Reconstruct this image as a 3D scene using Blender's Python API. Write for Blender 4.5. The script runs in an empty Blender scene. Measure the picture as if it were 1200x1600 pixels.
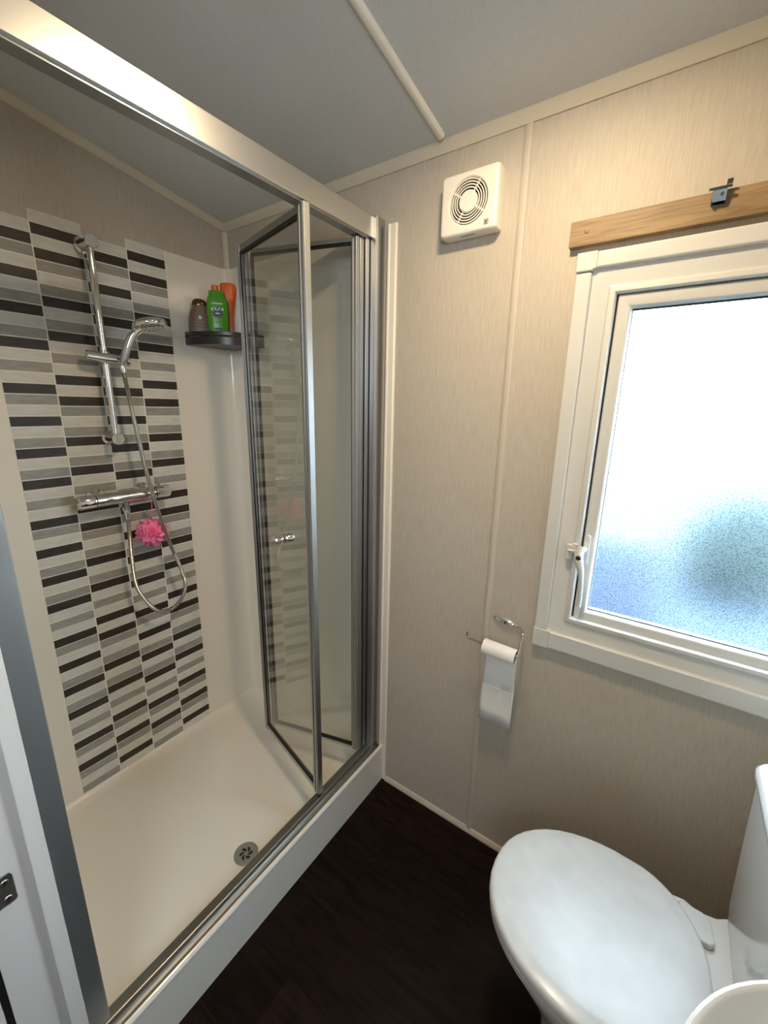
import bpy, bmesh, math, random
from mathutils import Vector, Matrix

PI = math.pi
random.seed(7)
SC = bpy.context.scene
COL = SC.collection

# ------------------------------------------------------------------ camera
R = ((0.8172737517, 0.5759655038, 0.0180929040),
     (-0.1560687296, 0.1910132229, 0.9691008721),
     (0.5547126882, -0.7948444421, 0.2460002977))
cam_data = bpy.data.cameras.new('camera')
cam_data.sensor_fit = 'AUTO'
cam_data.sensor_width = 36.0
cam_data.lens = 648.0205 / 1600 * 36
cam_data.clip_start = 0.01
cam = bpy.data.objects.new('camera', cam_data)
COL.objects.link(cam)
m = Matrix(R).transposed().to_4x4()
m.translation = Vector((1.4912, -1.0774, 1.3889))
cam.matrix_world = m
SC.camera = cam

# ------------------------------------------------------------------ world, lights, exposure
world = bpy.data.worlds.new('sky'); SC.world = world
world.use_nodes = True
bg = world.node_tree.nodes['Background']
bg.inputs['Color'].default_value = (0.66, 0.84, 1.0, 1)
bg.inputs['Strength'].default_value = 12.0

LAMP = (1.24, -0.46, 2.02 + 0.167 * 0.46)
ld = bpy.data.lights.new('ceiling_lamp_light', 'AREA')
ld.shape = 'DISK'; ld.size = 0.11; ld.energy = 5.6
ld.color = (1.0, 0.77, 0.48)
lo = bpy.data.objects.new('ceiling_lamp_light', ld); COL.objects.link(lo)
lo.location = (LAMP[0], LAMP[1], LAMP[2] - 0.045)

# added fill light, unseen behind the camera, brightening the shower through the doorway
hd = bpy.data.lights.new('shower_fill_light', 'AREA')
hd.shape = 'SQUARE'; hd.size = 0.5; hd.energy = 7.5; hd.color = (0.86, 0.93, 1.0)
ho = bpy.data.objects.new('shower_fill_light', hd); COL.objects.link(ho)
ho.location = (1.80, -1.80, 1.75)
ho.rotation_euler = (Vector((0.0, -0.5, 1.2)) - ho.location).to_track_quat('-Z', 'Y').to_euler()

vs = SC.view_settings
vs.view_transform = 'Standard'; vs.look = 'None'; vs.gamma = 1.0
vs.use_curve_mapping = False
vs.exposure = 0.72
SC.cycles.use_denoising = True
SC.cycles.max_bounces = 14
SC.cycles.diffuse_bounces = 8
SC.cycles.glossy_bounces = 6
SC.cycles.transparent_max_bounces = 24
SC.cycles.caustics_reflective = False
SC.cycles.sample_clamp_indirect = 6.0

# ------------------------------------------------------------------ materials
def mat(name, col, rough=0.5, metal=0.0, spec=0.5, coat=0.0):
    mt = bpy.data.materials.new(name); mt.use_nodes = True
    b = mt.node_tree.nodes['Principled BSDF']
    b.inputs['Base Color'].default_value = (*col, 1)
    b.inputs['Roughness'].default_value = rough
    b.inputs['Metallic'].default_value = metal
    b.inputs['Specular IOR Level'].default_value = spec
    b.inputs['Coat Weight'].default_value = coat
    return mt

def nodes(mt):
    return mt.node_tree.nodes, mt.node_tree.links, mt.node_tree.nodes['Principled BSDF']

def noise_tint(mt, c1, c2, scale=(1, 1, 1), nscale=5, detail=3, bump=0.0, bdist=0.001, rough=None, lo_=0.35, hi_=0.65):
    n, l, b = nodes(mt)
    tc = n.new('ShaderNodeTexCoord'); mp = n.new('ShaderNodeMapping')
    mp.inputs['Scale'].default_value = scale
    l.new(tc.outputs['Object'], mp.inputs['Vector'])
    nz = n.new('ShaderNodeTexNoise'); nz.inputs['Scale'].default_value = nscale
    nz.inputs['Detail'].default_value = detail
    l.new(mp.outputs['Vector'], nz.inputs['Vector'])
    cr = n.new('ShaderNodeValToRGB')
    cr.color_ramp.elements[0].position = lo_; cr.color_ramp.elements[0].color = (*c1, 1)
    cr.color_ramp.elements[1].position = hi_; cr.color_ramp.elements[1].color = (*c2, 1)
    l.new(nz.outputs['Fac'], cr.inputs['Fac']); l.new(cr.outputs['Color'], b.inputs['Base Color'])
    if bump:
        bp = n.new('ShaderNodeBump'); bp.inputs['Strength'].default_value = bump
        bp.inputs['Distance'].default_value = bdist
        l.new(nz.outputs['Fac'], bp.inputs['Height']); l.new(bp.outputs['Normal'], b.inputs['Normal'])
    return mt

M = {}
M['wall'] = noise_tint(mat('linen_wallboard', (0.6, 0.5, 0.4), 0.55), (0.465, 0.42, 0.355), (0.535, 0.487, 0.42),
                       scale=(1, 1, 0.06), nscale=330, detail=3, bump=0.25, bdist=0.0008)
M['ceiling'] = noise_tint(mat('ceiling_board', (0.5, 0.5, 0.5), 0.7), (0.60, 0.61, 0.61), (0.64, 0.65, 0.65),
                          nscale=220, detail=2, bump=0.12, bdist=0.0005)
M['trim'] = mat('wall_trim', (0.66, 0.59, 0.47), 0.45)
M['cream'] = mat('cream_trim', (0.84, 0.80, 0.71), 0.35)
M['seam'] = mat('seam_trim', (0.53, 0.48, 0.41), 0.45)
M['upvc'] = mat('white_upvc', (0.66, 0.67, 0.66), 0.28)
M['acrylic'] = mat('white_acrylic', (0.83, 0.80, 0.73), 0.14, spec=0.5)
M['tray'] = mat('tray_acrylic', (0.80, 0.765, 0.69), 0.22)
M['tray_front'] = mat('tray_front', (0.82, 0.82, 0.80), 0.16)
M['ceramic'] = mat('white_ceramic', (0.66, 0.67, 0.67), 0.10)
M['lid'] = noise_tint(mat('seat_plastic', (0.58, 0.59, 0.59), 0.24, spec=0.3), (0.55, 0.565, 0.565), (0.60, 0.61, 0.61), nscale=22, detail=5, bump=0.06, bdist=0.001)
M['alu'] = mat('satin_aluminium', (0.72, 0.72, 0.71), 0.32, 1.0)
M['alu_dark'] = mat('grey_aluminium', (0.36, 0.37, 0.38), 0.3, 0.9)
M['alu_rail'] = mat('sill_aluminium', (0.26, 0.26, 0.25), 0.36, 1.0)
M['alu_leaf'] = mat('leaf_aluminium', (0.50, 0.51, 0.51), 0.42, 1.0)
M['alu_post'] = mat('brushed_grey_post', (0.42, 0.46, 0.50), 0.40, 0.85)
M['chrome'] = mat('chrome', (0.80, 0.80, 0.80), 0.06, 1.0)
M['hose'] = mat('hose_metal', (0.50, 0.49, 0.47), 0.25, 1.0)
M['black'] = mat('black_rubber', (0.012, 0.012, 0.012), 0.4)
M['caddy'] = mat('dark_plastic', (0.035, 0.028, 0.026), 0.3)
M['grout'] = mat('white_grout', (0.88, 0.87, 0.83), 0.5)
M['tl'] = noise_tint(mat('tile_light', (0.6, 0.6, 0.58), 0.42, spec=0.3), (0.64, 0.63, 0.60), (0.72, 0.71, 0.68), scale=(1, 1, 4), nscale=25)
M['tg'] = noise_tint(mat('tile_grey', (0.3, 0.3, 0.3), 0.42, spec=0.3), (0.30, 0.295, 0.28), (0.37, 0.365, 0.345), scale=(1, 1, 4), nscale=25)
M['td'] = noise_tint(mat('tile_dark', (0.06, 0.05, 0.045), 0.42, spec=0.3), (0.036, 0.030, 0.026), (0.050, 0.043, 0.038), scale=(1, 1, 4), nscale=25)
M['fan'] = mat('fan_plastic', (0.82, 0.79, 0.72), 0.3)
M['paper'] = mat('tissue_paper', (0.82, 0.82, 0.80), 0.9)
M['card'] = mat('cardboard', (0.35, 0.27, 0.19), 0.9)
M['brown'] = mat('brown_plastic', (0.20, 0.125, 0.08), 0.35)
M['browncap'] = mat('bronze_cap', (0.12, 0.06, 0.035), 0.15, 0.5)
M['green'] = mat('green_plastic', (0.09, 0.36, 0.02), 0.3)
M['orange'] = mat('orange_plastic', (0.72, 0.13, 0.01), 0.35)
M['whitep'] = mat('white_plastic', (0.78, 0.77, 0.74), 0.35)
M['inkdark'] = mat('dark_ink', (0.015, 0.02, 0.03), 0.4)
M['inkpale'] = mat('pale_ink', (0.65, 0.72, 0.65), 0.4)
M['inkbrown'] = mat('brown_ink', (0.03, 0.015, 0.01), 0.4)
M['pink'] = mat('pink_mesh', (1.0, 0.27, 0.52), 0.6)
M['pink'].node_tree.nodes['Principled BSDF'].inputs['Subsurface Weight'].default_value = 0.0
M['jamb'] = mat('grey_white_paint', (0.62, 0.62, 0.62), 0.4)
M['drain'] = mat('drain_metal', (0.42, 0.43, 0.40), 0.35, 0.8)
M['hook'] = mat('zinc_plate', (0.36, 0.44, 0.49), 0.12, 1.0)
M['wirem'] = mat('wire_chrome', (0.62, 0.58, 0.54), 0.15, 1.0)
M['lampglass'] = mat('lamp_diffuser', (0.9, 0.88, 0.8), 0.4)
b = M['lampglass'].node_tree.nodes['Principled BSDF']
b.inputs['Emission Color'].default_value = (1.0, 0.78, 0.5, 1); b.inputs['Emission Strength'].default_value = 8.0

# dark oak vinyl floor planks
def floor_mat():
    mt = mat('dark_oak_vinyl', (0.03, 0.018, 0.014), 0.45, spec=0.10)
    n, l, b = nodes(mt)
    tc = n.new('ShaderNodeTexCoord')
    mp = n.new('ShaderNodeMapping'); l.new(tc.outputs['Object'], mp.inputs['Vector'])
    br = n.new('ShaderNodeTexBrick')
    br.inputs['Scale'].default_value = 1.0; br.inputs['Brick Width'].default_value = 0.9
    br.inputs['Row Height'].default_value = 0.152; br.inputs['Mortar Size'].default_value = 0.0012
    br.inputs['Color1'].default_value = (0.9, 0.9, 0.9, 1); br.inputs['Color2'].default_value = (0.45, 0.45, 0.45, 1)
    br.inputs['Mortar'].default_value = (0.1, 0.1, 0.1, 1)
    l.new(mp.outputs['Vector'], br.inputs['Vector'])
    mp2 = n.new('ShaderNodeMapping'); mp2.inputs['Scale'].default_value = (2.2, 16, 1)
    l.new(tc.outputs['Object'], mp2.inputs['Vector'])
    nz = n.new('ShaderNodeTexNoise'); nz.inputs['Scale'].default_value = 2.6; nz.inputs['Detail'].default_value = 8
    nz.inputs['Distortion'].default_value = 1.6
    l.new(mp2.outputs['Vector'], nz.inputs['Vector'])
    cr = n.new('ShaderNodeValToRGB')
    cr.color_ramp.elements[0].position = 0.3; cr.color_ramp.elements[0].color = (0.0030, 0.0016, 0.0013, 1)
    cr.color_ramp.elements[1].position = 0.72; cr.color_ramp.elements[1].color = (0.024, 0.0115, 0.0085, 1)
    l.new(nz.outputs['Fac'], cr.inputs['Fac'])
    mx = n.new('ShaderNodeMix'); mx.data_type = 'RGBA'; mx.blend_type = 'MULTIPLY'; mx.inputs[0].default_value = 1.0
    l.new(cr.outputs['Color'], mx.inputs[6]); l.new(br.outputs['Color'], mx.inputs[7])
    l.new(mx.outputs[2], b.inputs['Base Color'])
    bp = n.new('ShaderNodeBump'); bp.inputs['Strength'].default_value = 0.2; bp.inputs['Distance'].default_value = 0.001
    l.new(nz.outputs['Fac'], bp.inputs['Height']); l.new(bp.outputs['Normal'], b.inputs['Normal'])
    return mt
M['floor'] = floor_mat()

def wood_mat():
    mt = mat('oak_batten', (0.4, 0.25, 0.12), 0.5)
    n, l, b = nodes(mt)
    tc = n.new('ShaderNodeTexCoord')
    mp = n.new('ShaderNodeMapping'); mp.inputs['Scale'].default_value = (3, 3, 45)
    l.new(tc.outputs['Object'], mp.inputs['Vector'])
    nz = n.new('ShaderNodeTexNoise'); nz.inputs['Scale'].default_value = 3.0; nz.inputs['Detail'].default_value = 7
    nz.inputs['Distortion'].default_value = 0.6
    l.new(mp.outputs['Vector'], nz.inputs['Vector'])
    cr = n.new('ShaderNodeValToRGB')
    cr.color_ramp.elements[0].position = 0.28; cr.color_ramp.elements[0].color = (0.17, 0.105, 0.045, 1)
    cr.color_ramp.elements[1].position = 0.66; cr.color_ramp.elements[1].color = (0.34, 0.225, 0.115, 1)
    l.new(nz.outputs['Fac'], cr.inputs['Fac']); l.new(cr.outputs['Color'], b.inputs['Base Color'])
    return mt
M['wood'] = wood_mat()

def glass_mat():
    mt = bpy.data.materials.new('clear_glass'); mt.use_nodes = True
    n, l = mt.node_tree.nodes, mt.node_tree.links
    n.clear()
    out = n.new('ShaderNodeOutputMaterial'); mx = n.new('ShaderNodeMixShader')
    tr = n.new('ShaderNodeBsdfTransparent'); tr.inputs['Color'].default_value = (0.955, 0.965, 0.955, 1)
    gl = n.new('ShaderNodeBsdfGlossy'); gl.inputs['Roughness'].default_value = 0.0
    # reflectance of one face of a thin pane, the same from both sides
    ge = n.new('ShaderNodeNewGeometry')
    dt = n.new('ShaderNodeVectorMath'); dt.operation = 'DOT_PRODUCT'
    l.new(ge.outputs['Normal'], dt.inputs[0]); l.new(ge.outputs['Incoming'], dt.inputs[1])
    ab = n.new('ShaderNodeMath'); ab.operation = 'ABSOLUTE'; l.new(dt.outputs['Value'], ab.inputs[0])
    su = n.new('ShaderNodeMath'); su.operation = 'SUBTRACT'; su.inputs[0].default_value = 1.0; l.new(ab.outputs[0], su.inputs[1])
    pw = n.new('ShaderNodeMath'); pw.operation = 'POWER'; pw.inputs[1].default_value = 5.0; l.new(su.outputs[0], pw.inputs[0])
    ma = n.new('ShaderNodeMath'); ma.operation = 'MULTIPLY_ADD'; ma.inputs[1].default_value = 0.96; ma.inputs[2].default_value = 0.09
    l.new(pw.outputs[0], ma.inputs[0])
    l.new(ma.outputs[0], mx.inputs[0]); l.new(tr.outputs[0], mx.inputs[1]); l.new(gl.outputs[0], mx.inputs[2])
    l.new(mx.outputs[0], out.inputs['Surface'])
    return mt
M['glass'] = glass_mat()

def frost_mats():
    mt = bpy.data.materials.new('stippled_glass'); mt.use_nodes = True
    n, l = mt.node_tree.nodes, mt.node_tree.links
    n.clear()
    out = n.new('ShaderNodeOutputMaterial')
    tc = n.new('ShaderNodeTexCoord')
    nz = n.new('ShaderNodeTexNoise'); nz.inputs['Scale'].default_value = 420; nz.inputs['Detail'].default_value = 1.5
    l.new(tc.outputs['Object'], nz.inputs['Vector'])
    cr = n.new('ShaderNodeValToRGB')
    cr.color_ramp.elements[0].position = 0.36; cr.color_ramp.elements[0].color = (0.45, 0.52, 0.56, 1)
    cr.color_ramp.elements[1].position = 0.52; cr.color_ramp.elements[1].color = (0.97, 1.0, 1.0, 1)
    l.new(nz.outputs['Fac'], cr.inputs['Fac'])
    bp = n.new('ShaderNodeBump'); bp.inputs['Strength'].default_value = 0.35; bp.inputs['Distance'].default_value = 0.0006
    l.new(nz.outputs['Fac'], bp.inputs['Height'])
    rf = n.new('ShaderNodeBsdfRefraction'); rf.inputs['IOR'].default_value = 1.4; rf.inputs['Roughness'].default_value = 0.36
    l.new(cr.outputs['Color'], rf.inputs['Color']); l.new(bp.outputs['Normal'], rf.inputs['Normal'])
    tl = n.new('ShaderNodeBsdfTranslucent'); l.new(cr.outputs['Color'], tl.inputs['Color'])
    mx = n.new('ShaderNodeMixShader'); mx.inputs[0].default_value = 0.012
    l.new(rf.outputs[0], mx.inputs[1]); l.new(tl.outputs[0], mx.inputs[2])
    gl = n.new('ShaderNodeBsdfGlossy'); gl.inputs['Roughness'].default_value = 0.12
    m2 = n.new('ShaderNodeMixShader'); m2.inputs[0].default_value = 0.04
    l.new(mx.outputs[0], m2.inputs[1]); l.new(gl.outputs[0], m2.inputs[2])
    l.new(m2.outputs[0], out.inputs['Surface'])
    m3 = bpy.data.materials.new('glass_back_face'); m3.use_nodes = True
    n, l = m3.node_tree.nodes, m3.node_tree.links
    n.clear()
    out = n.new('ShaderNodeOutputMaterial'); tr = n.new('ShaderNodeBsdfTransparent')
    l.new(tr.outputs[0], out.inputs['Surface'])
    return mt, m3
M['frost'], M['frostback'] = frost_mats()

# ------------------------------------------------------------------ mesh helpers
def new_bm():
    return bmesh.new()

def box(bm, a, b_, mi=0):
    x0, y0, z0 = [min(a[i], b_[i]) for i in range(3)]
    x1, y1, z1 = [max(a[i], b_[i]) for i in range(3)]
    v = [bm.verts.new(p) for p in ((x0, y0, z0), (x1, y0, z0), (x1, y1, z0), (x0, y1, z0),
                                   (x0, y0, z1), (x1, y0, z1), (x1, y1, z1), (x0, y1, z1))]
    fs = []
    for q in ((3, 2, 1, 0), (4, 5, 6, 7), (0, 1, 5, 4), (1, 2, 6, 5), (2, 3, 7, 6), (3, 0, 4, 7)):
        f = bm.faces.new([v[i] for i in q]); f.material_index = mi; fs.append(f)
    return v

def prism(bm, pts, axis, a, b_, mi=0):
    """closed polygon pts (2D) extruded along an axis from a to b_"""
    def P(p, t):
        if axis == 'x': return (t, p[0], p[1])
        if axis == 'y': return (p[0], t, p[1])
        return (p[0], p[1], t)
    v0 = [bm.verts.new(P(p, a)) for p in pts]; v1 = [bm.verts.new(P(p, b_)) for p in pts]
    n = len(pts)
    for i in range(n):
        f = bm.faces.new((v0[i], v0[(i + 1) % n], v1[(i + 1) % n], v1[i])); f.material_index = mi
    f = bm.faces.new(v0[::-1]); f.material_index = mi
    f = bm.faces.new(v1); f.material_index = mi
    return v0 + v1

def frame_of(d):
    d = Vector(d).normalized()
    u = d.orthogonal().normalized() if abs(d.z) > 0.9 else d.cross(Vector((0, 0, 1))).normalized()
    return d, u, d.cross(u)

def lathe(bm, p0, d, prof, seg=28, mi=0, sx=1.0, udir=None):
    """prof: (distance along d, radius) pairs"""
    d = Vector(d).normalized()
    if udir: u = Vector(udir).normalized()
    else: _, u, _ = frame_of(d)
    w = d.cross(u).normalized()
    p0 = Vector(p0); rings = []
    for t, r in prof:
        if r < 1e-6: rings.append([bm.verts.new(p0 + d * t)])
        else: rings.append([bm.verts.new(p0 + d * t + (u * math.cos(2 * PI * i / seg) + w * sx * math.sin(2 * PI * i / seg)) * r) for i in range(seg)])
    for A, B in zip(rings, rings[1:]):
        for i in range(seg):
            j = (i + 1) % seg
            if len(A) == 1 and len(B) == 1: continue
            if len(A) == 1: f = bm.faces.new((A[0], B[j], B[i]))
            elif len(B) == 1: f = bm.faces.new((A[i], A[j], B[0]))
            else: f = bm.faces.new((A[i], A[j], B[j], B[i]))
            f.material_index = mi; f.smooth = True
    for ring, rev in ((rings[0], True), (rings[-1], False)):
        if len(ring) > 1:
            f = bm.faces.new(ring[::-1] if rev else ring); f.material_index = mi

def cyl(bm, a, b_, r, seg=24, mi=0, bev=0.0):
    a, b_ = Vector(a), Vector(b_); L = (b_ - a).length
    prof = [(0, r), (L, r)] if not bev else [(0, r - bev), (bev, r), (L - bev, r), (L, r - bev)]
    lathe(bm, a, b_ - a, prof, seg, mi)

def catmull(pts, n=10):
    P = [Vector(p) for p in pts]; P = [P[0] * 2 - P[1]] + P + [P[-1] * 2 - P[-2]]
    out = []
    for i in range(1, len(P) - 2):
        for k in range(n):
            t = k / n
            out.append(0.5 * ((2 * P[i]) + (-P[i - 1] + P[i + 1]) * t + (2 * P[i - 1] - 5 * P[i] + 4 * P[i + 1] - P[i + 2]) * t * t + (-P[i - 1] + 3 * P[i] - 3 * P[i + 1] + P[i + 2]) * t ** 3))
    out.append(P[-2]); return out

def tube(bm, pts, r, seg=12, mi=0, rfun=None, cap=True):
    pts = [Vector(p) for p in pts]
    n = len(pts); rings = []
    t0 = (pts[1] - pts[0]).normalized(); u = frame_of(t0)[1]
    for i, p in enumerate(pts):
        t = (pts[min(i + 1, n - 1)] - pts[max(i - 1, 0)]).normalized()
        u = (u - t * u.dot(t)).normalized(); w = t.cross(u)
        rr = rfun(i, n) if rfun else r
        rings.append([bm.verts.new(p + (u * math.cos(2 * PI * k / seg) + w * math.sin(2 * PI * k / seg)) * rr) for k in range(seg)])
    for A, B in zip(rings, rings[1:]):
        for i in range(seg):
            j = (i + 1) % seg
            f = bm.faces.new((A[i], A[j], B[j], B[i])); f.smooth = True; f.material_index = mi
    if cap:
        for ring, rev in ((rings[0], True), (rings[-1], False)):
            f = bm.faces.new(ring[::-1] if rev else ring); f.material_index = mi

def loft(bm, rings, mi=0, cap0=True, cap1=True, smooth=True):
    V = [[bm.verts.new(p) for p in r] for r in rings]
    n = len(V[0])
    for A, B in zip(V, V[1:]):
        for i in range(n):
            j = (i + 1) % n
            f = bm.faces.new((A[i], A[j], B[j], B[i])); f.smooth = smooth; f.material_index = mi
    if cap0: f = bm.faces.new(V[0][::-1]); f.material_index = mi
    if cap1: f = bm.faces.new(V[-1]); f.material_index = mi

def obj(name, bm, mats, parent=None, bevel=0.0, bseg=2, smooth=None, **props):
    bmesh.ops.recalc_face_normals(bm, faces=bm.faces)
    me = bpy.data.meshes.new(name); bm.to_mesh(me); bm.free()
    if not isinstance(mats, (list, tuple)): mats = [mats]
    for k in mats: me.materials.append(M[k])
    o = bpy.data.objects.new(name, me); COL.objects.link(o)
    if bevel:
        md = o.modifiers.new('bevel', 'BEVEL'); md.width = bevel; md.segments = bseg; md.limit_method = 'ANGLE'
        md.angle_limit = math.radians(40)
        for p in me.polygons: p.use_smooth = True
        md.harden_normals = True
    if smooth:
        for p in me.polygons: p.use_smooth = True
    if any(p.use_smooth for p in me.polygons) and not bevel:
        me.set_sharp_from_angle(angle=math.radians(38))
    if parent:
        o.parent = parent
        o.matrix_parent_inverse = parent.matrix_world.inverted() if False else Matrix.Translation(-Vector(parent_loc(parent)))
    for k, v in props.items(): o[k] = v
    return o

def parent_loc(o):
    # world location of a parent (all parents are unrotated here)
    loc = Vector(o.get('_w', (0, 0, 0))) if False else Vector(LOCS.get(o.name, (0, 0, 0)))
    return loc
LOCS = {}

def thing(name, loc, label, cat, group=None):
    o = bpy.data.objects.new(name, None); COL.objects.link(o)
    o.location = loc; o.empty_display_size = 0.05
    LOCS[o.name] = tuple(loc)
    o['label'] = label; o['category'] = cat
    if group: o['group'] = group
    return o

def tag(o, label, cat, group=None):
    o['label'] = label; o['category'] = cat
    if group: o['group'] = group
    return o

def struct(name, bm, mats, **kw):
    o = obj(name, bm, mats, **kw); o['kind'] = 'structure'; return o

def label(o, s):
    o['label'] = s; return o

# ------------------------------------------------------------------ dimensions
CZ0, CS = 2.020, 0.167            # ceiling height at the window wall and its slope
def cz(y): return CZ0 - CS * y
XR = 1.95                         # right wall
YF0, YF1 = -0.964, -1.05          # doorway wall
YH = -2.0                         # hallway back wall
WX0, WX1, WZ0, WZ1 = 1.315, 1.845, 0.852, 1.642   # window hole

# ------------------------------------------------------------------ room shell
bm = new_bm(); box(bm, (-0.1, YH - 0.1, -0.06), (XR + 0.1, 0.1, 0.0))
struct('floor', bm, 'floor')

bm = new_bm()
T = 0.09
box(bm, (-0.1, 0, 0), (WX0, T, 2.5)); box(bm, (WX1, 0, 0), (XR + 0.1, T, 2.5))
box(bm, (WX0, 0, 0), (WX1, T, WZ0)); box(bm, (WX0, 0, WZ1), (WX1, T, 2.5))
struct('wall_back', bm, 'wall')
bm = new_bm(); box(bm, (-0.1, YH, 0), (-0.003, 0, 2.6)); struct('wall_left', bm, 'wall')
bm = new_bm(); box(bm, (XR, YH, 0), (XR + 0.1, 0, 2.6)); struct('wall_right', bm, 'wall')
bm = new_bm()
box(bm, (-0.003, YF1, 0), (0.752, YF0, 2.5)); box(bm, (1.60, YF1, 0), (XR, YF0, 2.5)); box(bm, (0.752, YF1, 2.02), (1.60, YF0, 2.5))
struct('wall_front', bm, 'wall')
bm = new_bm(); box(bm, (-0.1, YH - 0.1, 0), (XR + 0.1, YH, 2.6)); struct('wall_hallway', bm, 'wall')
bm = new_bm()
prism(bm, [(0.0, cz(0)), (YH, cz(YH)), (YH, cz(YH) + 0.06), (0.0, cz(0) + 0.06)], 'x', -0.003, XR)
struct('ceiling', bm, 'ceiling')

# coving along the window wall (a small cove strip)
bm = new_bm()
cov = [(0.0, 2.0), (-0.004, 2.0), (-0.006, 2.003), (-0.012, 2.013), (-0.016, 2.020), (-0.018, cz(-0.018)), (0.0, cz(0))]
prism(bm, cov, 'x', 0.0, XR); struct('trim_1', bm, 'trim')
# coving along the tiled wall follows the sloping ceiling
bm = new_bm()
r0 = [(-0.003, 0, 2.0), (0.003, 0, 2.0), (0.012, 0, 2.011), (0.016, 0, 2.016), (0.016, 0, cz(0)), (-0.003, 0, cz(0))]
loft(bm, [[(x, y, z - CS * y) for x, _, z in r0] for y in (-0.001, YF0)], smooth=False); struct('trim_2', bm, 'trim')
# corner bead between tiled wall and window wall, above the lining
bm = new_bm(); prism(bm, [(-0.003, 0.0), (0.011, 0.0), (0.007, -0.005), (0.003, -0.010), (-0.003, -0.012)], 'z', 1.878, 2.0)
struct('trim_3', bm, 'trim')
# joint strip running up the ceiling
bm = new_bm()
pf = [(0.896, 0.0), (0.899, -0.006), (0.903, -0.008), (0.911, -0.008), (0.915, -0.006), (0.918, 0.0)]
loft(bm, [[(x, y, cz(y) + z) for x, z in pf] for y in (-0.03, YF0)]); struct('trim_4', bm, 'cream')
# joint strip on the window wall
bm = new_bm(); prism(bm, [(1.102, 0.0), (1.104, -0.003), (1.110, -0.0055), (1.116, -0.0055), (1.121, -0.003), (1.123, 0.0)], 'z', 0.012, 2.0)
struct('trim_5', bm, 'seam')
# white cover strip beside the enclosure
bm = new_bm(); prism(bm, [(0.7385, 0), (0.7385, -0.006), (0.741, -0.0085), (0.746, -0.0085), (0.748, -0.0065), (0.765, -0.0065), (0.769, -0.004), (0.769, 0)], 'z', 0.0, 1.878)
struct('trim_6', bm, 'cream')
# narrow skirting strip
bm = new_bm(); prism(bm, [(0.0, 0.0), (-0.010, 0.0), (-0.009, 0.006), (-0.004, 0.015), (0.0, 0.017)], 'x', 0.77, XR)
struct('baseboard_back', bm, 'seam')

# ------------------------------------------------------------------ outdoors
bm = new_bm(); box(bm, (-25, 0.4, -0.66), (30, 60, -0.6)); 
gm = mat('pale_ground', (0.5, 0.5, 0.5), 0.9)
noise_tint(gm, (0.030, 0.050, 0.070), (0.14, 0.155, 0.15), nscale=0.30, detail=1.5, lo_=0.42, hi_=0.60)
M['ground'] = gm
struct('ground', bm, 'ground')
M['hedge'] = noise_tint(mat('hedge_leaves', (0.05, 0.1, 0.05), 0.8), (0.010, 0.022, 0.020), (0.022, 0.042, 0.038), nscale=20)
M['slate'] = mat('blue_grey_paint', (0.016, 0.028, 0.058), 0.6)

def lumpy(bm, c, r, seed, amp=0.12, sub=4):
    rnd = random.Random(seed)
    res = bmesh.ops.create_icosphere(bm, subdivisions=sub, radius=1.0)
    ph = [(rnd.uniform(2, 7), rnd.uniform(2, 7), rnd.uniform(2, 7), rnd.uniform(0, 6)) for _ in range(8)]
    for v in res['verts']:
        d = v.co.normalized()
        k = 1 + amp * sum(math.sin(a * d.x * 2 + b_ * d.y + p) * math.cos(c_ * d.z + p) for a, b_, c_, p in ph) / 4
        v.co = Vector((c[0] + d.x * r[0] * k, c[1] + d.y * r[1] * k, max(c[2] + d.z * r[2] * k, -0.6)))
bm = new_bm(); lumpy(bm, (2.25, 6.6, -0.1), (0.62, 0.45, 0.72), 3)
tag(obj('garden_hedge', bm, 'hedge', smooth=True), 'dark green hedge outdoors, blurred behind the frosted window glass', 'hedge')
bm = new_bm()
prism(bm, [(3.0, -0.6), (3.0, 0.10), (3.2, 0.52), (4.6, 0.56), (5.2, 0.15), (5.8, 0.02), (5.9, -0.6)], 'x', 0.15, 1.52)
tag(obj('garden_shed', bm, 'slate', bevel=0.06), 'dark blue-grey shape outdoors, blurred at the lower left of the frosted window glass', 'outbuilding')

# ------------------------------------------------------------------ window
win = bpy.data.objects.new('window_1', None); COL.objects.link(win); win.location = (1.58, 0, WZ0)
win['kind'] = 'structure'; LOCS['window_1'] = (1.58, 0, WZ0)
# slim wall trim around the frame with corner pieces
X0, X1, Z0, Z1 = 1.2485, 1.9115, 0.7715, 1.7175
bm = new_bm()
def trim_bar(a, b_): box(bm, a, b_)
tw_, tb = 0.034, 0.050
box(bm, (X0 + 0.001, -0.017, Z0 + 0.05), (X0 + tw_, 0.004, Z1 - 0.04))
box(bm, (X1 - tw_, -0.017, Z0 + 0.05), (X1 - 0.001, 0.004, Z1 - 0.04))
box(bm, (X0 + 0.04, -0.017, Z1 - tw_), (X1 - 0.04, 0.004, Z1 - 0.001))
box(bm, (X0 + 0.04, -0.017, Z0 + 0.001), (X1 - 0.04, 0.004, Z0 + tb))
obj('window_trim', bm, 'upvc', win, bevel=0.005, bseg=3)
bm = new_bm()
for sx, cx in ((1, X0), (-1, X1)):
    box(bm, (cx, -0.0185, Z1 - 0.038), (cx + sx * 0.036, 0.003, Z1)); box(bm, (cx + sx * 0.030, -0.0186, Z1 - 0.0355), (cx + sx * 0.042, 0.003, Z1 - 0.0001))
    box(bm, (cx, -0.0185, Z0), (cx + sx * 0.042, 0.003, Z0 + tb + 0.002))
obj('trim_corner', bm, 'upvc', win, bevel=0.003)
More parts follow.
